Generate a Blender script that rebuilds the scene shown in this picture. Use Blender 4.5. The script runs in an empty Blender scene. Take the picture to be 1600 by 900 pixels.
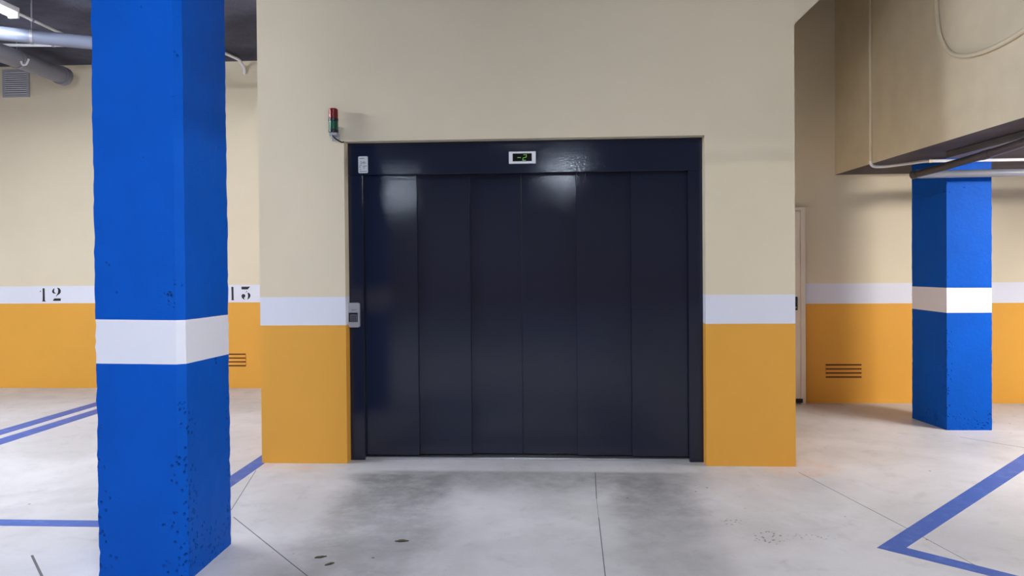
import bpy, bmesh, math, random
from mathutils import Vector, Matrix, noise
random.seed(7)
SC = bpy.context.scene
COL = SC.collection

# ------------------------------------------------------------------ camera
YAW, PITCH, ROLL, FPX, PPY = 0.0558, -0.0113, -0.0083, 1169.4, -29.6
cam = bpy.data.cameras.new('camera'); camo = bpy.data.objects.new('camera', cam); COL.objects.link(camo)
cam.sensor_width = 36.0; cam.lens = 36.0*FPX/1600.0; cam.shift_y = PPY/1600.0; cam.clip_end = 200
_f = Vector((-math.sin(YAW)*math.cos(PITCH), math.cos(YAW)*math.cos(PITCH), math.sin(PITCH)))
_r0 = Vector((math.cos(YAW), math.sin(YAW), 0)); _u0 = _r0.cross(_f)
_r = _r0*math.cos(ROLL) + _u0*math.sin(ROLL); _u = _u0*math.cos(ROLL) - _r0*math.sin(ROLL)
camo.matrix_world = Matrix(((_r.x,_u.x,-_f.x,0),(_r.y,_u.y,-_f.y,0),(_r.z,_u.z,-_f.z,1.5),(0,0,0,1)))
SC.camera = camo

# ------------------------------------------------------------------ light, exposure
w = bpy.data.worlds.new('world'); SC.world = w; w.use_nodes = True
w.node_tree.nodes['Background'].inputs[0].default_value = (0,0,0,1)
vs = SC.view_settings; vs.view_transform = 'Standard'; vs.look = 'None'; vs.gamma = 1; vs.use_curve_mapping = False
vs.exposure = 0.2
LAMP_COLOUR = (0.90, 0.95, 1.0)
LAMP = 250.0
# hanging batten lamps: x, y, z (middle), strength factor, runs along 'y' or 'x'
LAMPS = [(-4.70, 5.54, 3.70, .85, 'y', .78),
         (-6.9, 3.6, 3.5, 2.8, 'y', .78),
         (-0.5, 0.8, 3.6, 1.35, 'y', .78),  # added out of view to brighten the floor and lift wall
         (0.25, -5.9, 3.5, 1.1, 'x', .26),
         (-4.4, -10.0, 3.5, 1.3, 'x', .26),
         (-4.4, -3.5, 3.5, .9, 'y', .78),  # added behind the camera for general fill
         (5.4, -6.5, 3.5, 1.8, 'y', .78),  # added out of view, fills the upper lift wall at right
         (5.2, 5.0, 2.30, 1.7, 'y', .78)]
COOL = (0.72, 0.84, 1.0)        # two short cold lamps at the back of the garage
WARM = (1.0, .95, .86)          # the low lamp under the slab burns a little warmer

# ------------------------------------------------------------------ materials
def srgb(r, g, b):
    f = lambda c: (c/255/12.92) if c/255 <= .04045 else ((c/255+.055)/1.055)**2.4
    return (f(r), f(g), f(b), 1)
class NT:
    def __init__(s, name):
        s.m = bpy.data.materials.new(name); s.m.use_nodes = True
        s.t = s.m.node_tree; s.b = s.t.nodes['Principled BSDF']
    def n(s, kind, **k):
        o = s.t.nodes.new(kind)
        for a, v in k.items(): setattr(o, a, v)
        return o
    def l(s, a, b): s.t.links.new(a, b)
    def put(s, sock, v):
        if isinstance(v, (int, float, tuple)): sock.default_value = v
        else: s.l(v, sock)
    def math(s, op, a, b=0.0, c=None, clamp=False):
        o = s.n('ShaderNodeMath', operation=op, use_clamp=clamp)
        s.put(o.inputs[0], a); s.put(o.inputs[1], b)
        if c is not None: s.put(o.inputs[2], c)
        return o.outputs[0]
    def mix(s, f, a, b, mode='MIX'):
        o = s.n('ShaderNodeMix', data_type='RGBA', blend_type=mode)
        s.put(o.inputs[0], f); s.put(o.inputs[6], a); s.put(o.inputs[7], b)
        return o.outputs[2]
    def coord(s):
        if not hasattr(s, 'co'):
            s.co = s.n('ShaderNodeTexCoord').outputs['Object']
            q = s.n('ShaderNodeSeparateXYZ'); s.l(s.co, q.inputs[0]); s.X, s.Y, s.Z = q.outputs
        return s.co
    def noise(s, scale, detail=4, rough=.5, vec=None, dist=0):
        o = s.n('ShaderNodeTexNoise'); o.inputs['Scale'].default_value = scale
        o.inputs['Detail'].default_value = detail; o.inputs['Roughness'].default_value = rough
        o.inputs['Distortion'].default_value = dist
        s.l(vec if vec is not None else s.coord(), o.inputs['Vector']); return o.outputs['Fac']
    def ramp(s, v, a, b, lo=0., hi=1.):
        o = s.n('ShaderNodeMapRange', interpolation_type='SMOOTHSTEP')
        s.put(o.inputs[0], v); o.inputs[1].default_value = a; o.inputs[2].default_value = b
        o.inputs[3].default_value = lo; o.inputs[4].default_value = hi; return o.outputs[0]
    def scaled(s, sx, sy, sz):
        o = s.n('ShaderNodeMapping'); s.l(s.coord(), o.inputs[0]); o.inputs[3].default_value = (sx, sy, sz); return o.outputs[0]
    def bump(s, h, strength, dist):
        o = s.n('ShaderNodeBump'); o.inputs['Strength'].default_value = strength; o.inputs['Distance'].default_value = dist
        s.l(h, o.inputs['Height']); s.l(o.outputs[0], s.b.inputs['Normal']); return o
    def done(s, col=None, rough=None, metal=None, spec=None):
        for k, v in (('Base Color', col), ('Roughness', rough), ('Metallic', metal), ('Specular IOR Level', spec)):
            if v is not None: s.put(s.b.inputs[k], v)
        return s.m

CREAM, YELLOW, BAND = srgb(221,209,185), srgb(228,166,66), srgb(222,224,238)
B1, B2 = 1.028, 1.2375
def wall_paint(name, b1=B1, b2=B2):
    m = NT(name); m.coord()
    wob = m.math('MULTIPLY', m.math('SUBTRACT', m.noise(6, 2), .5), .004)
    z = m.math('ADD', m.Z, wob)
    var = m.ramp(m.noise(.8, 5, .6), .3, .7, .965, 1.02)
    c = m.mix(m.math('LESS_THAN', z, b2), CREAM, BAND)
    c = m.mix(m.math('LESS_THAN', z, b1), c, YELLOW)
    vv = m.n('ShaderNodeCombineColor'); [m.l(var, vv.inputs[i]) for i in range(3)]
    c = m.mix(1.0, c, vv.outputs[0], 'MULTIPLY')
    h = m.math('ADD', m.noise(3.5, 3, .5), m.math('MULTIPLY', m.noise(110, 3, .6), .25))
    m.bump(h, .35, .006)
    return m.done(c, .62, spec=.35)
M = {}
M['wall'] = wall_paint('painted_plaster')
M['wall_lift'] = wall_paint('painted_plaster_lift', B1+.003, B2+.004)
def plain(name, col, rough=.5, metal=0., bump=None, spec=None):
    m = NT(name)
    if bump: m.bump(m.noise(bump[0], 3), bump[1], bump[2])
    m.coord(); v = m.ramp(m.noise(4, 4), .3, .7, .95, 1.03)
    vv = m.n('ShaderNodeCombineColor'); [m.l(v, vv.inputs[i]) for i in range(3)]
    return m.done(m.mix(1.0, col, vv.outputs[0], 'MULTIPLY'), rough, metal, spec)
M['cream'] = plain('cream_plaster', CREAM, .62, bump=(60,.3,.003), spec=.35)
M['cream_gloss'] = plain('cream_painted_plastic', CREAM, .45)
M['white_plastic'] = plain('white_plastic', srgb(226,228,236), .35)
M['pipe_grey'] = plain('grey_pvc', srgb(116,118,132), .4)
M['strip_grey'] = plain('grey_strip_paint', srgb(104,100,106), .5)
M['pipe_pale'] = plain('pale_pvc', srgb(112,118,138), .4)
M['pipe_dark'] = plain('dark_pipe', srgb(62,58,62), .3)
M['galvanised'] = plain('galvanised_metal', srgb(150,150,158), .4, .5)
M['black'] = plain('black_plastic', srgb(14,14,18), .35)
M['grey_plastic'] = plain('grey_plastic', srgb(168,170,178), .4)
M['key_grey'] = plain('keypad_grey', srgb(96,100,112), .3)
M['aluminium'] = plain('aluminium', srgb(190,192,198), .3, .8)
M['joint'] = plain('joint_filler', srgb(96,96,102), .8)
M['ink'] = plain('black_paint', srgb(14,14,22), .5)
M['print'] = plain('printed_ink', srgb(70,100,120), .5)
M['leaf'] = plain('dry_leaf', srgb(70,66,50), .8)
M['door_white'] = plain('white_door_paint', srgb(226,216,204), .45)
M['vent_shade'] = plain('slot_shade_brown', srgb(96,54,22), .9)  # dark brown stands in for the shade between vent slats
M['vent_yellow'] = plain('vent_yellow', srgb(226,160,60), .5)
def soffit():
    m = NT('dark_concrete'); m.coord()
    n = m.noise(1.3, 6, .65); n2 = m.noise(.9, 4, .6, m.scaled(.8, 1.6, 1))
    c = m.mix(m.ramp(n2, .35, .7), srgb(58,59,72), srgb(88,90,108))
    c = m.mix(m.ramp(n, .62, .75), c, srgb(95,95,106))
    m.bump(m.noise(14, 5, .6), .5, .02)
    return m.done(c, .85, spec=.2)
M['soffit'] = soffit()
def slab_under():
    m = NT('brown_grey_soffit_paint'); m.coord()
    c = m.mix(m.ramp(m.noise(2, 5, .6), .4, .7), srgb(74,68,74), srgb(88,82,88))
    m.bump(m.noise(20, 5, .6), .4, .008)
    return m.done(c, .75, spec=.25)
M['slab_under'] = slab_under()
def column_paint(name, blue):
    m = NT(name); m.coord()
    v = m.n('ShaderNodeTexVoronoi', feature='F1'); v.inputs['Scale'].default_value = 48; m.l(m.scaled(1,1,.8), v.inputs['Vector'])
    def near(cx, cy, r):
        d = m.math('SQRT', m.math('ADD', m.math('POWER', m.math('SUBTRACT', m.X, cx), 2.), m.math('POWER', m.math('SUBTRACT', m.Y, cy), 2.)))
        return m.ramp(d, r*.4, r, 1., 0.)
    arris = m.math('MAXIMUM', m.math('MAXIMUM', near(-1.735,3.44,.11), near(-2.147,3.391,.06)), m.math('MAXIMUM', near(-1.731,3.889,.07), near(3.389,6.665,.06)))
    # (pits gather along the arrises and near the foot)
    arris = m.math('MULTIPLY', arris, m.ramp(m.Z, .7, 1.0, 1., .25))
    base = m.ramp(m.Z, .1, .32, .75, 0.)
    clus = m.ramp(m.math('ADD', m.noise(6, 3, .6), m.math('MULTIPLY', m.math('MAXIMUM', arris, base), .24)), .645, .72)
    pit = m.math('MULTIPLY', m.ramp(v.outputs['Distance'], .12, .34, 1., 0.), clus)
    h = m.math('SUBTRACT', m.math('MULTIPLY', m.noise(35, 5, .6), .15), pit)
    m.bump(h, 1., .018)
    c = m.mix(m.ramp(m.noise(3, 5, .6), .3, .7), blue, tuple(min(1, q*1.12) for q in blue[:3])+(1,))
    return m.done(c, .6, spec=.12)
M['blue'] = column_paint('blue_masonry_paint', srgb(0,80,182))
def band_paint():
    m = NT('white_band_paint'); m.bump(m.noise(30, 4), .4, .004); return m.done(srgb(224,226,240), .55, spec=.35)
M['band'] = band_paint()
def line_paint():
    m = NT('blue_floor_paint'); m.coord()
    n = m.ramp(m.noise(9, 6, .7), .45, .8)
    return m.done(m.mix(n, srgb(58,90,172), srgb(92,120,190)), .5)
M['line'] = line_paint()
def door_metal():
    m = NT('dark_blue_painted_steel'); m.coord()
    h = m.math('ADD', m.math('MULTIPLY', m.noise(85, 2, .5), .7), m.math('MULTIPLY', m.noise(2.0, 1, .5), 1.2))
    m.bump(h, .4, .0014)
    r = .075
    return m.done(m.mix(m.noise(1.2, 3), srgb(32,35,48), srgb(35,40,60)), r, spec=.35)
M['door'] = door_metal()
def floor_mat():
    m = NT('power_floated_concrete'); m.coord()
    n1 = m.noise(.9, 6, .6, dist=.6); n2 = m.noise(5, 7, .7, dist=.4); n3 = m.noise(40, 4, .6)
    c = m.mix(m.ramp(n1, .3, .7), srgb(184,183,188), srgb(206,205,212))
    c = m.mix(m.math('MULTIPLY', m.ramp(n2, .52, .75), .35), c, srgb(150,148,148))
    c = m.mix(m.math('MULTIPLY', m.ramp(m.noise(22, 6, .75, m.scaled(1, .6, 1)), .55, .8), .3), c, srgb(140,139,142))
    # tyre grime carried out of the lift
    wob = m.math('MULTIPLY', m.math('SUBTRACT', m.noise(2.2, 5, .65), .5), .5)
    def track(x0, hw, ya, yb, lo):
        d = m.math('ABSOLUTE', m.math('SUBTRACT', m.math('ADD', m.X, wob), x0))
        a = m.ramp(d, hw*.45, hw*1.25, 1., 0.)
        b = m.math('MULTIPLY', m.ramp(m.Y, 5.30, 5.18, 0., 1.), m.ramp(m.math('ADD', m.Y, wob), ya, yb, 0., 1.))
        b = m.math('MULTIPLY', b, m.ramp(m.Y, 3.6, 5.2, lo, 1.))
        return m.math('MULTIPLY', a, b)
    t = m.math('MAXIMUM', track(-1.0, .42, 2.6, 3.6, .62), m.math('MULTIPLY', track(.60, .30, 2.8, 3.8, .5), .9))
    front = m.math('MULTIPLY', m.ramp(m.math('ABSOLUTE', m.math('ADD', m.X, .15)), .9, 1.35, 1., 0.),
                   m.math('MULTIPLY', m.ramp(m.Y, 5.34, 5.26, 0., 1.), m.ramp(m.math('ADD', m.Y, wob), 4.6, 5.15, 0., .75)))
    t = m.math('MAXIMUM', t, front)
    t = m.math('MULTIPLY', t, m.ramp(m.noise(7, 6, .7), .25, .65, .55, 1.))
    c = m.mix(m.math('MULTIPLY', t, .85), c, srgb(112,112,114))
    # paint dust by the foot of the lift walls
    def blob(x0, y0, rx, ry):
        a = m.math('POWER', m.math('DIVIDE', m.math('SUBTRACT', m.X, x0), rx), 2.)
        b = m.math('POWER', m.math('DIVIDE', m.math('SUBTRACT', m.Y, y0), ry), 2.)
        return m.ramp(m.math('ADD', a, b), .2, 1., 1., 0.)
    dust = m.math('MAXIMUM', blob(-1.95, 5.40, .35, .22), blob(1.75, 5.42, .35, .28))
    c = m.mix(m.math('MULTIPLY', m.math('MULTIPLY', dust, m.ramp(n2, .35, .65)), .4), c, srgb(214,170,140))
    # chipped spots in the surface
    v = m.n('ShaderNodeTexVoronoi', feature='F1'); v.inputs['Scale'].default_value = 48; m.l(m.scaled(1,1,0), v.inputs['Vector'])
    spot = m.ramp(v.outputs['Distance'], .22, .36, 1., 0.)
    cl = m.math('MAXIMUM', blob(1.14, 4.08, .12, .12), m.math('MAXIMUM', m.math('MULTIPLY', blob(1.0, 4.32, .09, .07), .8), m.math('MULTIPLY', blob(1.38, 4.1, .16, .06), .6)))
    sp = m.math('MULTIPLY', spot, m.math('MULTIPLY', cl, m.ramp(m.noise(28, 2), .36, .46)))
    v2 = m.n('ShaderNodeTexVoronoi', feature='F1'); v2.inputs['Scale'].default_value = 5.5; m.l(m.scaled(1,1,0), v2.inputs['Vector'])
    few = m.math('MULTIPLY', m.ramp(v2.outputs['Distance'], .035, .06, .8, 0.), m.math('GREATER_THAN', m.noise(2.3, 2), .48))
    sp = m.math('MAXIMUM', sp, few)
    c = m.mix(sp, c, srgb(70,70,70))
    h = m.math('ADD', m.math('MULTIPLY', m.noise(2.5, 4), .6), m.math('MULTIPLY', n3, .12))
    m.bump(h, .25, .01)
    r = m.ramp(n2, .3, .7, .42, .58)
    return m.done(c, r, spec=.4)
M['floor'] = floor_mat()
def emit(name, col, s):
    m = bpy.data.materials.new(name); m.use_nodes = True; t = m.node_tree
    t.nodes.remove(t.nodes['Principled BSDF']); e = t.nodes.new('ShaderNodeEmission')
    e.inputs[0].default_value = tuple(col)+(1,); e.inputs[1].default_value = s
    t.links.new(e.outputs[0], t.nodes['Material Output'].inputs[0]); return m
M['led_green'] = emit('lit_segments', (.40,.9,.22), .35)
def lens(name, col):
    m = NT(name); m.b.inputs['Coat Weight'].default_value = .1
    return m.done(col, .28, spec=.3)
M['red'] = lens('red_lens', srgb(118,6,22)); M['green'] = lens('green_lens', srgb(3,80,58))

# ------------------------------------------------------------------ mesh helpers
def mesh_obj(name, bm, mat, parent=None, smooth=False, sharp=35):
    me = bpy.data.meshes.new(name); bmesh.ops.recalc_face_normals(bm, faces=bm.faces)
    bm.to_mesh(me); bm.free()
    for k in (mat if isinstance(mat, (list, tuple)) else [mat]): me.materials.append(k)
    if smooth:
        for p in me.polygons: p.use_smooth = True
        try: me.set_sharp_from_angle(angle=math.radians(sharp))
        except Exception: pass
    o = bpy.data.objects.new(name, me); COL.objects.link(o)
    if parent: o.parent = parent; o.matrix_parent_inverse = Matrix.Translation(parent.location).inverted()
    return o
def box(bm, x0, x1, y0, y1, z0, z1, bev=0.):
    r = bmesh.ops.create_cube(bm, size=1); vs = r['verts']
    for v in vs:
        v.co = Vector(((x0+x1)/2+v.co.x*(x1-x0), (y0+y1)/2+v.co.y*(y1-y0), (z0+z1)/2+v.co.z*(z1-z0)))
    if bev:
        es = list({e for v in vs for e in v.link_edges}); bmesh.ops.bevel(bm, geom=es, offset=bev, segments=2, affect='EDGES', profile=.5)
    return bm
def B(*a, **k): return box(bmesh.new(), *a, **k)
def prism(bm, pts, axis, a, b):
    """extrude a 2D polygon between a and b along an axis ('x','y','z')"""
    def mk(p, t):
        return {'x': (t,p[0],p[1]), 'y': (p[0],t,p[1]), 'z': (p[0],p[1],t)}[axis]
    A = [bm.verts.new(mk(p, a)) for p in pts]; C = [bm.verts.new(mk(p, b)) for p in pts]
    bm.faces.new(A); bm.faces.new(C[::-1])
    for i in range(len(pts)): bm.faces.new((A[i], A[(i+1)%len(pts)], C[(i+1)%len(pts)], C[i]))
    return bm
def cyl(bm, p, q, r, seg=20, r2=None):
    p, q = Vector(p), Vector(q); d = q-p
    m = Matrix.Translation((p+q)/2) @ d.to_track_quat('Z','Y').to_matrix().to_4x4()
    bmesh.ops.create_cone(bm, cap_ends=True, segments=seg, radius1=r, radius2=r if r2 is None else r2, depth=d.length, matrix=m); return bm
def smooth_path(pts, n=8):
    P = [Vector(p) for p in pts]; P = [2*P[0]-P[1]] + P + [2*P[-1]-P[-2]]; out = []
    for i in range(1, len(P)-2):
        for k in range(n):
            t = k/n; a, b, c, d = P[i-1:i+3]
            out.append(.5*((2*b)+(-a+c)*t+(2*a-5*b+4*c-d)*t*t+(-a+3*b-3*c+d)*t**3))
    return out+[P[-2]]
def rounded(pts, r, n=6):
    P = [Vector(p) for p in pts]; out = [P[0]]
    for i in range(1, len(P)-1):
        a = P[i]+(P[i-1]-P[i]).normalized()*r; c = P[i]+(P[i+1]-P[i]).normalized()*r
        for k in range(n+1):
            t = k/n; out.append(a*(1-t)**2+P[i]*2*t*(1-t)+c*t*t)
    return out+[P[-1]]
def tube(bm, path, r, seg=12):
    path = [Vector(p) for p in path]; rings = []; up = None
    for i, p in enumerate(path):
        d = (path[min(i+1, len(path)-1)]-path[max(i-1, 0)]).normalized()
        if up is None: up = Vector((0,0,1)) if abs(d.z) < .9 else Vector((1,0,0))
        s = d.cross(up).normalized(); up = s.cross(d).normalized()
        rings.append([bm.verts.new(p+(s*math.cos(2*math.pi*k/seg)+up*math.sin(2*math.pi*k/seg))*r) for k in range(seg)])
    for a, b in zip(rings, rings[1:]):
        for k in range(seg): bm.faces.new((a[k], a[(k+1)%seg], b[(k+1)%seg], b[k]))
    bm.faces.new(rings[0]); bm.faces.new(rings[-1][::-1]); return bm
def T(): return bmesh.new()
def tag(o, label, cat, group=None):
    o['label'] = label; o['category'] = cat
    if group: o['group'] = group
    return o
def thing(name, label, cat, loc, group=None):
    o = bpy.data.objects.new(name, None); COL.objects.link(o); o.location = loc; o.empty_display_size = .1
    bpy.context.view_layer.update()
    return tag(o, label, cat, group)
def struct(o): o['kind'] = 'structure'; return o

# ------------------------------------------------------------------ room shell
D = 5.475                       # face of the lift wall
XL, XR = -2.193, 1.729          # its two outer corners
YB, YR = 8.744, 7.89            # back wall to the left, back wall to the right
OX0, OX1, OZ = -1.545, 1.0945, 2.393
CZ = 3.9
SX, SZ = 2.9, 2.356             # hanging slab: left face, underside
struct(mesh_obj('floor', B(-13, 13, -15, 9.2, -.2, 0), M['floor']))
floor = bpy.data.objects['floor']
for a, b, wd in (((-1.967,4.424),(-2.159,5.278),.004), ((-1.898,4.301),(-1.319,3.649),.005), ((-1.319,3.649),(-.9,3.18),.005),
                 ((.281,5.294),(.257,4.71),.005), ((.25,4.36),(.225,3.2),.005), ((.257,4.71),(.25,4.36),.002),
                 ((1.703,5.332),(1.931,4.285),.004), ((1.931,4.285),(2.1,3.4),.003), ((-2.70,3.70),(-2.45,3.43),.012), ((3.366,6.412),(3.9,5.8),.006)):
    d = (Vector(b)-Vector(a)).normalized(); n = Vector((-d.y, d.x))*wd/2
    pts = [tuple(Vector(a)+n), tuple(Vector(b)+n), tuple(Vector(b)-n), tuple(Vector(a)-n)]
    mesh_obj('expansion_joint', prism(T(), pts, 'z', -.002, .0006), M['joint'], floor)

# ceiling, with a taller bay over the passage right of the lift
bm = T()
box(bm, -13, XR, -15, 9.2, CZ, CZ+.2); box(bm, XR, 13, -15, D, CZ, CZ+.2); box(bm, XR, 13, D, 9.2, 4.75, 4.95)
box(bm, XR-.2, XR, D+.3, 9.2, CZ+.2, 4.75); box(bm, XR, 13, D-.2, D, CZ+.2, 4.75)
struct(mesh_obj('ceiling', bm, M['soffit']))
struct(mesh_obj('wall_back_left', B(-13, XL+.25, YB, YB+.25, 0, CZ), M['wall']))
struct(mesh_obj('wall_back_right', B(XR-.25, 13, YR, YR+.25, 0, 4.75), M['wall']))
struct(mesh_obj('wall_left', B(-13.2, -13, -15, 9.2, 0, CZ), M['wall']))
struct(mesh_obj('wall_right', B(13, 13.2, -15, 9.2, 0, 4.75), M['wall']))
struct(mesh_obj('wall_rear', B(-13, 13, -15.2, -15, 0, CZ), M['wall']))
bm = T()
prism(bm, [(XL,0), (OX0,0), (OX0,OZ), (OX1,OZ), (OX1,0), (XR,0), (XR,CZ), (XL,CZ)], 'y', D, D+.25)
box(bm, XL, XL+.25, D+.25, YB, 0, CZ); box(bm, XR-.25, XR, D+.25, YR, 0, 4.75)
struct(mesh_obj('wall_front', bm, M['wall_lift']))
# haunch spreading out from the top of the lift wall corner
bm = prism(T(), [(XR,3.172), (XR+.09,3.265), (XR+.17,3.335), (XR+.45,3.63), (SX,4.75), (XR,4.75)], 'y', D-.001, D+.28)
struct(mesh_obj('trim_1', bm, M['cream']))
# slab hanging low over the right bays: cream flank, dark underside
bm = B(SX, 12.99, 1.2, YR+.01, SZ, 4.74); bm.faces.ensure_lookup_table()
o = struct(mesh_obj('wall_upper_right', bm, [M['cream'], M['slab_under']]))
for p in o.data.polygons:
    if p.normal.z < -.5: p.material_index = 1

# ------------------------------------------------------------------ lamps
M['lamp'] = None
def batten(x, y, z, k, ceil, label, group, idx, ax, L):
    t = thing('batten_light', label, 'ceiling light', (x, y, z), group)
    mesh_obj('housing', B(x-.045, x+.045, y-L, y+L, z, z+.05, bev=.008), M['white_plastic'], t)
    m = emit('lamp_glow_%d' % idx, WARM if z < 3 else COOL if ax == 'x' else LAMP_COLOUR, LAMP*k)
    bm = T(); cyl(bm, (x, y-L+.02, z-.008), (x, y+L-.02, z-.008), .036, 20)
    mesh_obj('diffuser', bm, m, t, True)
    for s in (-1, 1):
        mesh_obj('end_cap', B(x-.045, x+.045, y+s*L-.015, y+s*L+.015, z-.046, z+.05, bev=.006), M['white_plastic'], t)
        bm = T(); cyl(bm, (x, y+s*L*.7, z+.045), (x, y+s*L*.7, ceil), .005, 8)
        mesh_obj('hanger', bm, M['galvanised'], t)
    if ax == 'x': t.rotation_euler.z = math.pi/2
    return t
names = ['white batten light hanging under the dark ceiling at top left', 'white batten light far out to the left of the blue column',
         'white batten light added out of view in front of the large blue column', 'white batten light across the middle aisle behind the viewer',
         'white batten light at the far rear left of the garage', 'white batten light added unseen for fill, left of the aisle behind the viewer',
         'white fill light added unseen at the rear right of the garage', 'white batten light fixed low under the hanging slab at right']
for i, (x, y, z, k, ax, hl) in enumerate(LAMPS):
    batten(x, y, z, k, SZ if z < 3 else CZ, names[i], 'hanging batten lights', i, ax, hl)

# ------------------------------------------------------------------ columns
def column(label, poly, bands, top, rough, seed):
    """poly: plan corners counter-clockwise; bands: (low, high) band edge height at each corner"""
    per = []
    n = len(poly)
    for i in range(n):
        a, b = Vector(poly[i]), Vector(poly[(i+1)%n]); ba, bb = bands[i], bands[(i+1)%n]
        k = max(1, round((b-a).length/.03)); d = (b-a).normalized()
        for j in range(k):
            t = j/k; per.append((a.lerp(b, t), ba[0]*(1-t)+bb[0]*t, ba[1]*(1-t)+bb[1]*t, min(j, k-j)))
    cen = sum((Vector(p) for p in poly), Vector((0,0)))/n
    lv = []; z = 0.
    zs = [i*1.028/36 for i in range(37)] + [1.028+(1.2375-1.028)*i/8 for i in range(1, 9)]
    m = int((top-1.2375)/.035); zs += [1.2375+(top-1.2375)*i/m for i in range(1, m+1)]
    bm = T(); rings = []
    for z in zs:
        ring = []
        for p, b1, b2, e in per:
            if z <= 1.028: zz = z/1.028*b1
            elif z <= 1.2375: zz = b1+(z-1.028)/(1.2375-1.028)*(b2-b1)
            else: zz = b2+(z-1.2375)/(top-1.2375)*(top-b2)
            v = Vector((p.x, p.y, zz)); q = v*11+Vector((seed, 0, 0))
            amp = rough*(1.6 if e == 0 else 1.)
            d = noise.noise(q)*amp + noise.noise(v*40)*amp*.8
            if e <= 1:
                c = noise.noise(Vector((p.x*9+seed*3, p.y*9, zz*26)))
                d -= max(0, c-.32)*rough*(6. if zz < 1. else 2.5)
            out = (p-cen).normalized()*d
            ring.append(bm.verts.new((p.x+out.x, p.y+out.y, zz)))
        rings.append(ring)
    nb = 36
    for i, (a, b) in enumerate(zip(rings, rings[1:])):
        for k in range(len(per)):
            f = bm.faces.new((a[k], a[(k+1)%len(per)], b[(k+1)%len(per)], b[k]))
            f.material_index = 1 if nb <= i < nb+8 else 0
    bm.faces.new(rings[0]); bm.faces.new(rings[-1])
    o = mesh_obj('column', bm, [M['blue'], M['band']], None, True, 24)
    return tag(o, label, 'column', None)
column('large blue square column with white band in the foreground, left of the lift doors',
       [(-2.147,3.391), (-1.760,3.391), (-1.731,3.428), (-1.731,3.889), (-2.147,3.889)],
       [(1.0335,1.2407), (1.029,1.235), (1.027,1.2335), (1.0146,1.2252), (1.02,1.23)], CZ, .0030, 3.1)
column('blue square column with bright white band at right, standing under the low slab',
       [(3.389,6.665), (3.769,6.671), (3.706,7.163), (3.326,7.157)],
       [(1.017,1.2335), (1.017,1.2307), (1.02,1.23), (1.022,1.2295)], SZ, .0016, 8.4)

# ------------------------------------------------------------------ car lift doors
lift = thing('lift_door', 'wide dark navy six-panel steel sliding lift door set in the cream and yellow wall', 'lift door', (-.22, 5.62, 0))
FY = 5.575
JL, JR, HZ = -1.436, .992, 2.153
mesh_obj('jamb', B(OX0+.001, JL, FY, FY+.12, 0, HZ-.0015, bev=.0012), M['door'], lift)
mesh_obj('jamb', B(JR, OX1-.001, FY, FY+.12, 0, HZ-.0015, bev=.0012), M['door'], lift)
mesh_obj('header', B(OX0+.001, OX1-.001, FY-.002, FY+.12, HZ, OZ-.002, bev=.003), M['door'], lift)
for x0, x1, y in ((JL+.0, -1.030, 5.625), (-1.045, -.632, 5.655), (-.645, -.2445, 5.685), (-.2415, .185, 5.685), (.170, .590, 5.655), (.578, JR, 5.625)):
    bm = B(x0, x1, y, y+.024, .026, HZ+.02, bev=.003)
    if y == 5.655:      # middle leaves turned a little so the lamp highlights slide off them
        bmesh.ops.rotate(bm, verts=bm.verts, cent=((x0+x1)/2, y, 0), matrix=Matrix.Rotation(math.radians(.8), 3, 'Z'))
    mesh_obj('door_panel', bm, M['door'], lift)
# meeting-edge seals and sill with guide grooves
mesh_obj('seal', B(-.2446, -.2414, 5.687, 5.70, .03, HZ), M['black'], lift)
bm = T(); box(bm, OX0+.01, OX1-.01, 5.60, 5.72, 0, .016, bev=.002)
mesh_obj('sill', bm, M['aluminium'], lift)
for y in (5.64, 5.67, 5.70):
    mesh_obj('guide_groove', B(JL, JR, y-.005, y+.005, .0155, .0175), M['black'], lift)
# concealed back of the lift entrance
mesh_obj('backing', B(OX0+.001, OX1-.001, 5.725, 5.735, 0, OZ-.002), M['door'], lift)

# floor indicator: white bezel, black screen, lit minus and two
fy = FY-.002
ind = thing('floor_indicator', 'small white framed lift display reading minus two in green on black', 'display', (-.227, fy-.0125, 2.263))
x0, x1, z0, z1 = -.3265, -.1275, 2.219, 2.3075
a0, a1, c0, c1 = -.299, -.156, 2.2355, 2.2945
bm = T(); box(bm, x0, x1, fy-.024, fy, z0, c0, bev=.0015); box(bm, x0, x1, fy-.024, fy, c1, z1, bev=.0015)
box(bm, x0, a0, fy-.024, fy, c0-.002, c1+.002); box(bm, a1, x1, fy-.024, fy, c0-.002, c1+.002)
mesh_obj('bezel', bm, M['white_plastic'], ind)
M['screen'] = plain('black_glass', srgb(6,6,8), .5, spec=.1)
scr = mesh_obj('screen', B(a0, a1, fy-.016, fy, c0, c1), M['screen'], ind)
def stroke(bm, pts, w, y0, y1):
    for p, q in zip(pts, pts[1:]):
        p, q = Vector(p), Vector(q); d = (q-p).normalized(); n = Vector((-d.y, d.x))*w/2; p = p-d*w*.35; q = q+d*w*.35
        prism(bm, [tuple(p+n), tuple(q+n), tuple(q-n), tuple(p-n)], 'y', y0, y1)
    return bm
bm = T(); stroke(bm, [(-.262,2.264), (-.240,2.264)], .005, fy-.0175, fy-.0165)
mesh_obj('lit_minus', bm, M['led_green'], scr)
bm = T(); stroke(bm, [(-.217,2.284), (-.196,2.284), (-.198,2.266), (-.221,2.261), (-.224,2.244), (-.203,2.244)], .0045, fy-.0175, fy-.0165)
mesh_obj('lit_digit', bm, M['led_green'], scr)

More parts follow.
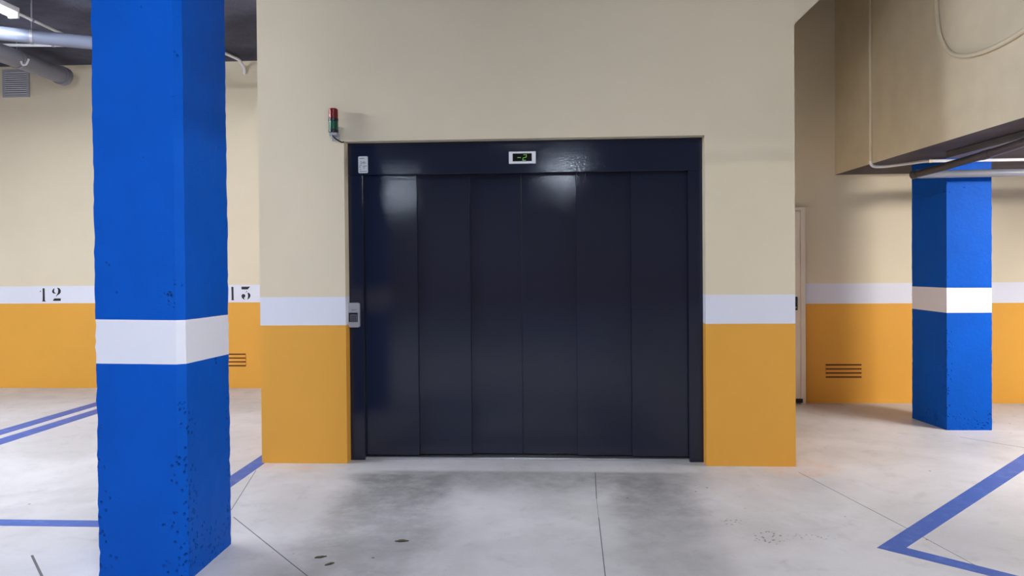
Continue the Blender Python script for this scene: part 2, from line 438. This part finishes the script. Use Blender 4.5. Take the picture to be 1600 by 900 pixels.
# service sticker
st = thing('sticker', 'small white service sticker with 24h print on the left of the lift header', 'sticker', (-1.427, FY-.004, 2.231))
sy = FY-.002
def rrect(x0, x1, z0, z1, r, n=5):
    out = []
    for cx, cz, a in ((x1-r,z1-r,0), (x0+r,z1-r,90), (x0+r,z0+r,180), (x1-r,z0+r,270)):
        for k in range(n+1):
            t = math.radians(a+90*k/n); out.append((cx+r*math.cos(t), cz+r*math.sin(t)))
    return out
mesh_obj('plate', prism(T(), rrect(-1.464, -1.391, 2.168, 2.294, .009), 'y', sy-.0015, sy), M['white_plastic'], st)
def text(body, size, x, y, z, mat, parent, name, thick=.0004):
    cu = bpy.data.curves.new('tmp', 'FONT'); cu.body = body; cu.size = size; cu.extrude = thick; cu.align_x = 'CENTER'
    to = bpy.data.objects.new('tmp', cu); COL.objects.link(to); bpy.context.view_layer.update()
    me = bpy.data.meshes.new_from_object(to.evaluated_get(bpy.context.evaluated_depsgraph_get()))
    bpy.data.objects.remove(to)
    me.transform(Matrix.Translation((x, y, z)) @ Matrix.Rotation(math.pi/2, 4, 'X'))
    me.materials.clear(); me.materials.append(mat)
    o = bpy.data.objects.new(name, me); COL.objects.link(o); o.parent = parent
    o.matrix_parent_inverse = Matrix.Translation(parent.location).inverted(); return o
text('24h', .030, -1.4275, sy-.0018, 2.236, M['print'], st, 'print')
bm = T()
for x0, x1, z, h in ((-1.455,-1.418,2.278,.004), (-1.455,-1.437,2.227,.003), (-1.430,-1.400,2.221,.004), (-1.430,-1.412,2.211,.002),
                     (-1.430,-1.412,2.203,.002), (-1.455,-1.449,2.214,.008), (-1.455,-1.443,2.196,.003), (-1.454,-1.400,2.180,.004)):
    mesh_obj('print_line', B(x0, x1, sy-.0021, sy-.0014, z-h/2, z+h/2), M['print'], st)

# key switch / card reader at the jamb
rd = thing('card_reader', 'grey plastic card reader with dark window on the left lift jamb', 'card reader', (-1.503, FY, 1.0))
mesh_obj('case', prism(T(), rrect(-1.544, -1.462, 1.008, 1.192, .012), 'y', FY-.03, FY-.0005), M['grey_plastic'], rd)
wn = mesh_obj('window', B(-1.541, -1.474, FY-.032, FY-.029, 1.048, 1.118), M['black'], rd)
mesh_obj('keypad', B(-1.530, -1.479, FY-.034, FY-.0315, 1.052, 1.106), M['key_grey'], wn)
bm = T()
for i in range(3):
    for j in range(3): box(bm, -1.520+i*.013, -1.512+i*.013, FY-.0352, FY-.0338, 1.060+j*.014, 1.067+j*.014)
mesh_obj('key', bm, M['black'], wn)
bm = T(); stroke(bm, [(-1.52,1.141), (-1.512,1.137), (-1.503,1.141), (-1.494,1.137), (-1.486,1.143)], .003, FY-.0312, FY-.0298)
mesh_obj('marking', bm, M['key_grey'], rd)

# red and green signal lamp
bx, by = -1.604, D-.062
sg = thing('signal_beacon', 'small red over green signal beacon on the cream wall above left lift corner', 'signal light', (bx, by, 2.40))
def lathe(name, prof, mat, parent, n=24):
    bm = T(); rings = []
    for r, z in prof: rings.append([bm.verts.new((bx+r*math.cos(2*math.pi*k/n), by+r*math.sin(2*math.pi*k/n), z)) for k in range(n)])
    for a, b in zip(rings, rings[1:]):
        for k in range(n): bm.faces.new((a[k], a[(k+1)%n], b[(k+1)%n], b[k]))
    bm.faces.new(rings[0]); bm.faces.new(rings[-1]); return mesh_obj(name, bm, mat, parent, True)
def ribbed(z0, z1, r):
    pr = [(r*.96, z0)]; n = 7
    for i in range(n):
        z = z0+(z1-z0)*(i+.5)/n; pr += [(r, z-.002), (r*.965, z+.003)]
    return pr+[(r*.95, z1)]
lathe('red_lamp', ribbed(2.552, 2.618, .034)+[(.025, 2.624)], M['red'], sg)
lathe('collar', [(.033,2.530), (.036,2.533), (.036,2.549), (.033,2.552)], M['black'], sg)
lathe('green_lamp', ribbed(2.468, 2.530, .034), M['green'], sg)
lathe('base_ring', [(.033,2.448), (.036,2.451), (.036,2.466), (.033,2.468)], M['black'], sg)
bm = T(); box(bm, bx-.030, bx+.030, by-.02, D-.006, 2.428, 2.448, bev=.003); box(bm, bx-.030, bx+.030, D-.010, D-.0005, 2.40, 2.50, bev=.002)
mesh_obj('bracket', bm, M['grey_plastic'], sg)
bm = T(); tube(bm, smooth_path([(bx-.008,by,2.432), (bx+.002,by,2.415), (bx+.022,by+.02,2.398), (bx+.045,D-.008,2.386), (bx+.062,D-.006,2.389)]), .0055, 8)
mesh_obj('cable', bm, M['black'], sg, True)

# ------------------------------------------------------------------ stencilled bay numbers
S = .000354
def glyphs(label, ox, oz, parts):
    """ox/oz: wall position of glyph unit (0,0); glyph units grow right and down"""
    t = thing('bay_number', label, 'painted number', (ox+600*S, YB-.001, oz-450*S))
    for polys in parts:
        bm = T()
        for pl in polys: prism(bm, [(ox+x*S, oz-y*S) for x, y in pl], 'y', YB-.0012, YB-.0002)
        mesh_obj('digit', bm, M['ink'], t)
one = [(365,240),(385,226),(420,226),(436,244),(438,500),(440,640),(480,680),(335,680),(362,640),(365,450)]
flag = [(300,292),(300,350),(258,350)]
two = [[(780,225),(730,270),(705,320),(705,365),(735,398),(790,415),(850,400),(800,385),(775,350),(775,300),(785,250)],
       [(880,215),(930,215),(980,250),(1010,310),(1005,370),(970,420),(900,465),(850,505),(820,532),(850,480),(890,420),(915,360),(918,300),(905,250)],
       [(780,578),(1005,578),(1005,660),(725,660),(750,610)]]
one_b = [(145,190),(220,190),(222,400),(226,620),(250,640),(130,640),(152,615),(152,400)]
three = [[(495,185),(795,185),(715,280),(500,280)],
         [(565,433),(605,445),(628,480),(625,520),(598,545),(580,565),(590,600),(625,632),(570,612),(520,575),(493,520),(500,470),(530,440)],
         [(705,383),(760,400),(800,450),(803,510),(772,570),(695,632),(714,560),(720,480)],
         [(640,380),(680,330),(692,342),(655,386)]]
glyphs('black stencilled number 12 on the white wall band left of the blue column', -6.322, 1.292, [[one, flag], two])
glyphs('black stencilled number 13 on the white wall band between blue column and lift wall', -3.903, 1.281, [[one_b], three])

# ------------------------------------------------------------------ slotted wall vents
def slot_vent(x0, x1, z0, z1, y, label):
    t = thing('wall_vent', label, 'vent', ((x0+x1)/2, y, z0), None)
    mesh_obj('shade_plate', B(x0, x1, y-.002, y-.0005, z0, z1), M['vent_shade'], t)  # flat plate on the wall, its colour paints the slot shadows
    gap = .017; sl = (z1-z0-4*gap)/3
    for i in range(3):
        a = z0+gap+i*(sl+gap)
        bm = T(); prism(bm, [(y-.001, a+.002), (y-.010, a), (y-.012, a+.003), (y-.010, a+sl), (y-.001, a+sl+.002)], 'x', x0-.004, x1+.004)
        mesh_obj('slat', bm, M['vent_yellow'], t)
slot_vent(2.797, 3.158, .262, .404, YR, 'yellow slotted vent low on the right back wall beside the white door')
slot_vent(-4.05, -3.686, .262, .415, YB, 'yellow slotted vent low on the left back wall beneath number 13')

gr = thing('ventilation_grille', 'square grey louvred grille high on the cream wall at top left', 'ventilation grille', (-6.48, YB, 3.52))
x0, x1, z0, z1 = -6.646, -6.313, 3.525, 3.862
bm = T(); f = .03
box(bm, x0, x1, YB-.02, YB-.0005, z0, z0+f, bev=.002); box(bm, x0, x1, YB-.02, YB-.0005, z1-f, z1, bev=.002)
box(bm, x0, x0+f, YB-.02, YB-.0005, z0+f, z1-f); box(bm, x1-f, x1, YB-.02, YB-.0005, z0+f, z1-f)
mesh_obj('frame', bm, M['grey_plastic'], gr)
mesh_obj('backing', B(x0+f, x1-f, YB-.004, YB-.0005, z0+f, z1-f), M['black'], gr)
for i in range(11):
    zc = z0+f+(z1-z0-2*f)*(i+.5)/11
    bm = T(); prism(bm, [(YB-.006, zc+.011), (YB-.019, zc+.004), (YB-.019, zc-.009), (YB-.006, zc-.003)], 'x', x0+f, x1-f)
    mesh_obj('louvre', bm, M['white_plastic'], gr)

# ------------------------------------------------------------------ white service door right of the lift
dr = bpy.data.objects.new('door_1', None); COL.objects.link(dr); dr.location = (2.1, YR, 0); struct(dr); bpy.context.view_layer.update()
mesh_obj('door_leaf', B(XR+.03, 2.530, YR-.045, YR-.004, .055, 1.985, bev=.002), M['door_white'], dr)
bm = T(); box(bm, 2.532, 2.580, YR-.052, YR-.0005, .0, 2.025, bev=.003); box(bm, XR+.005, 2.532, YR-.052, YR-.0005, 1.99, 2.025, bev=.003)
mesh_obj('door_frame', bm, M['door_white'], dr)
mesh_obj('bottom_seal', B(XR+.03, 2.548, YR-.056, YR-.045, .012, .054), M['black'], dr)
h = mesh_obj('handle_plate', B(2.44, 2.500, YR-.055, YR-.045, .965, 1.105, bev=.006), M['black'], dr)
bm = T(); tube(bm, rounded([(2.470,YR-.05,1.055), (2.470,YR-.10,1.055), (2.36,YR-.10,1.055)], .02), .009, 10)
mesh_obj('lever', bm, M['black'], h, True)
bm = T(); cyl(bm, (2.482,YR-.058,.995), (2.482,YR-.053,.995), .008, 12)
mesh_obj('keyhole', bm, M['galvanised'], h)

# ------------------------------------------------------------------ floor markings
def line(label, pts, group='blue bay lines painted on the floor'):
    o = mesh_obj('bay_line', prism(T(), pts, 'z', .0002, .0012), M['line']); return tag(o, label, 'floor marking', group)
line('blue floor line at left, far one of the close parallel pair', [(-5.06,6.0), (-4.89,6.0), (-4.79,8.72), (-4.93,8.72)])
line('blue floor line at left, near one of the close parallel pair', [(-4.80,5.6), (-4.63,5.6), (-4.53,8.72), (-4.69,8.72)])
line('blue floor line running crosswise behind the foot of the big blue column',
     [(-8.5,4.13), (-2.29,4.113), (-2.165,4.113), (-2.165,4.215), (-8.5,4.225)])
line('blue floor line running from behind the big column to the lift wall corner',
     [(-2.285,4.217), (-2.165,4.217), (-2.17,5.47), (-2.20,5.476), (-2.20,8.7), (-2.28,8.7)])
line('angled blue floor line with a sharp corner in the right foreground',
     [(1.656,3.95), (2.055,3.60), (4.0,1.87), (4.08,1.95), (2.165,3.623), (1.806,3.955), (3.28,5.421), (4.6,6.74), (4.53,6.84), (3.558,5.88)])

# ------------------------------------------------------------------ litter on the floor
def scrap(label, x, y, a, l, w_):
    bm = T(); n = 7; top = []; bot = []
    for i in range(n):
        t = i/(n-1); wd = w_*math.sin(math.pi*min(max(t, .06), .96))*(.8+.4*random.random())
        zz = .004+.006*math.sin(t*3)*random.random()
        p = Vector(((t-.5)*l, 0)); c, s = math.cos(a), math.sin(a)
        for lst, sg_ in ((top, 1), (bot, -1)):
            q = (p.x, sg_*wd/2); lst.append((x+c*q[0]-s*q[1], y+s*q[0]+c*q[1], zz))
    A = [bm.verts.new(q) for q in top]; C = [bm.verts.new(q) for q in bot]
    A2 = [bm.verts.new((q[0], q[1], .0006)) for q in top]; C2 = [bm.verts.new((q[0], q[1], .0006)) for q in bot]
    for i in range(n-1):
        bm.faces.new((A[i],A[i+1],C[i+1],C[i])); bm.faces.new((A2[i],A2[i+1],C2[i+1],C2[i]))
        bm.faces.new((A[i],A[i+1],A2[i+1],A2[i])); bm.faces.new((C[i],C[i+1],C2[i+1],C2[i]))
    bm.faces.new((A[0],C[0],C2[0],A2[0])); bm.faces.new((A[-1],C[-1],C2[-1],A2[-1]))
    tag(mesh_obj('leaf_scrap', bm, M['leaf']), label, 'leaf', 'dry leaf scraps on the floor')
scrap('dark leaf scrap on the concrete, the one nearest the middle of the lift front', -.824, 3.955, .1, .075, .03)
scrap('dark leaf scrap in left foreground, farther of the two close together', -1.194, 3.725, .4, .06, .018)
scrap('dark leaf scrap in left foreground, nearer of the two close together', -1.122, 3.64, .7, .05, .018)

# ------------------------------------------------------------------ pipes at the top left
def pipe(name, label, path, r, mat, joints=(), hangers=(), ceil=CZ, cat='pipe', group=None, seg=24):
    t = thing(name, label, cat, tuple(path[0]), group)
    bm = T(); tube(bm, path, r, seg); mesh_obj('tube', bm, mat, t, True)
    for p, q in joints:
        bm = T(); cyl(bm, p, q, r*1.14, seg); mesh_obj('coupling', bm, mat, t, True)
    for x, y, z in hangers:
        bm = T(); d = .012
        # strap ring round the pipe plus rod up to the slab
        n = 20; ax = (Vector(path[-1])-Vector(path[0])).normalized(); s = ax.cross(Vector((0,0,1))).normalized(); u = s.cross(ax)
        c = Vector((x,y,z)); rr = [[], [], [], []]
        for k in range(n):
            a = 2*math.pi*k/n; e = s*math.cos(a)+u*math.sin(a)
            for j, (ro, sh) in enumerate(((r*1.01,-d), (r*1.01+.006,-d), (r*1.01+.006,d), (r*1.01,d))): rr[j].append(bm.verts.new(c+e*ro+ax*sh))
        for j in range(4):
            for k in range(n): bm.faces.new((rr[j][k], rr[j][(k+1)%n], rr[(j+1)%4][(k+1)%n], rr[(j+1)%4][k]))
        cyl(bm, (x,y,z+r), (x,y,ceil), .006, 8)
        mesh_obj('hanger', bm, M['galvanised'], t)
    return t
pipe('drain_pipe', 'thick pale grey pipe running crosswise under the dark ceiling at top left', [(-7.6,5.2,3.62), (-5.0,6.54,3.60), (-3.75,7.19,3.59)], .062, M['pipe_pale'],
     joints=[((-3.83,7.15,3.59), (-3.70,7.21,3.59))], hangers=[(-4.78,6.655,3.598), (-6.6,5.715,3.61)], group='overhead drain pipes')
pipe('drain_pipe', 'thick grey pipe running toward the back wall above the grille at top left', [(-5.665,6.75,3.685), (-5.69,7.4,3.69), (-5.735,8.50,3.71)], .095, M['pipe_grey'],
     joints=[((-5.733,8.44,3.709), (-5.736,8.53,3.71))], hangers=[(-5.70,7.7,3.693)], group='overhead drain pipes')
pipe('conduit', 'thin white conduit running crosswise below the dark ceiling at top left', [(-7.4,7.45,3.812), (-5.15,7.65,3.812), (-4.93,7.67,3.812)], .016, M['white_plastic'],
     hangers=[(-6.9,7.495,3.812), (-5.25,7.64,3.812)], seg=12, group='white electrical conduits')
pipe('conduit', 'thin white conduit carrying on from the lit batten light at top left', [(-4.70,6.335,3.715), (-4.70,6.95,3.715)], .013, M['white_plastic'],
     joints=[((-4.70,6.92,3.715), (-4.70,6.98,3.715))], hangers=[(-4.70,6.55,3.715)], seg=12, group='white electrical conduits')
pipe('conduit', 'short bent conduit from the ceiling to the wall top between column and lift wall',
     rounded([(-3.95,7.7,3.868), (-3.72,8.10,3.868), (-3.64,8.55,3.868), (-3.645,YB-.018,3.80), (-3.65,YB-.018,3.74)], .05), .018, M['white_plastic'], hangers=[(-3.80,7.96,3.868)], seg=12, group='white electrical conduits')
hk = T(); tube(hk, smooth_path([(-5.594, 7.62, 3.644), (-5.58, 7.62, 3.61), (-5.545, 7.62, 3.609), (-5.524, 7.62, 3.635), (-5.509, 7.62, 3.669)]), .010, 8)
tag(mesh_obj('hook', hk, M['white_plastic'], None, True), 'small white bent hook hanging below the conduit at top left', 'hook')

# ------------------------------------------------------------------ pipes and cables on the hanging slab
xs = SX-.012
pipe('conduit', 'cream painted conduit down the slab flank, bending white under its edge towards the column',
     rounded([(xs,7.0,4.3), (xs,7.0,SZ-.028), (SX+.11,6.995,SZ-.030), (SX+.3,6.63,SZ-.030), (6.5,6.63,SZ-.030)], .05), .0135, M['cream'],
     joints=[((xs,7.0,2.62), (xs,7.0,2.65)), ((3.22,6.63,SZ-.030), (3.25,6.63,SZ-.030))], ceil=SZ, seg=12, group='conduits on the hanging slab')
o = [c for c in bpy.data.objects if c.name.startswith('tube')][-1]
o.data.materials.append(M['white_plastic'])
for p in o.data.polygons:
    if p.center.z < SZ+.03: p.material_index = 1
o['label'] = 'conduit tube, cream on the flank and white beneath the slab'
cb = T(); tube(cb, smooth_path([(2.884,5.85,4.3), (2.884,5.83,3.8), (2.884,5.814,3.432), (2.884,5.80,3.285), (2.884,5.765,3.154), (2.884,5.692,3.048), (2.884,5.594,2.97), (2.884,5.458,2.915),
                          (2.884,5.274,2.880), (2.884,5.052,2.868), (2.884,4.757,2.885), (2.884,4.3,2.96), (2.884,3.7,3.12)]), .0155, 12)
tag(mesh_obj('cable', cb, M['cream_gloss'], None, True), 'cream painted cable looping down across the hanging slab flank at upper right', 'cable')
dp = pipe('drain_pipe', 'dark drain pipe under the low slab, crossing before the right column', [(3.02,6.45,2.190), (8.5,6.45,2.235)], .032, M['pipe_grey'],
     hangers=[(4.6,6.45,2.203), (6.8,6.45,2.221)], ceil=SZ)
br = [(3.03,6.45,2.192), (3.10,6.02,2.22), (3.17,5.60,2.25), (3.14,5.15,2.262), (3.06,3.9,2.27), (2.97,2.2,2.29)]
mesh_obj('branch_tube', tube(T(), br, .030, 24), M['pipe_dark'], dp, True)
for p, q in (((3.155,5.70,2.243), (3.168,5.62,2.249)), ((3.02,6.48,2.190), (3.035,6.42,2.194))):
    mesh_obj('coupling', cyl(T(), p, q, .034, 24), M['pipe_dark'], dp, True)
mesh_obj('hanger', cyl(T(), (3.14,5.15,2.262), (3.14,5.15,SZ), .006, 8), M['galvanised'], dp)
tk = thing('soffit_strip', 'flat grey trunking fixed to the dark slab underside above the pipe', 'strip', (3.25, 5.0, SZ))  # flat box standing for the paler grey band along the underside
mesh_obj('body', B(3.20, 3.30, 1.8, 6.3, SZ-.045, SZ-.0005, bev=.003), M['strip_grey'], tk)
mesh_obj('lower_plate', B(3.195, 3.305, 1.8, 6.3, SZ-.052, SZ-.0455, bev=.002), M['strip_grey'], tk)
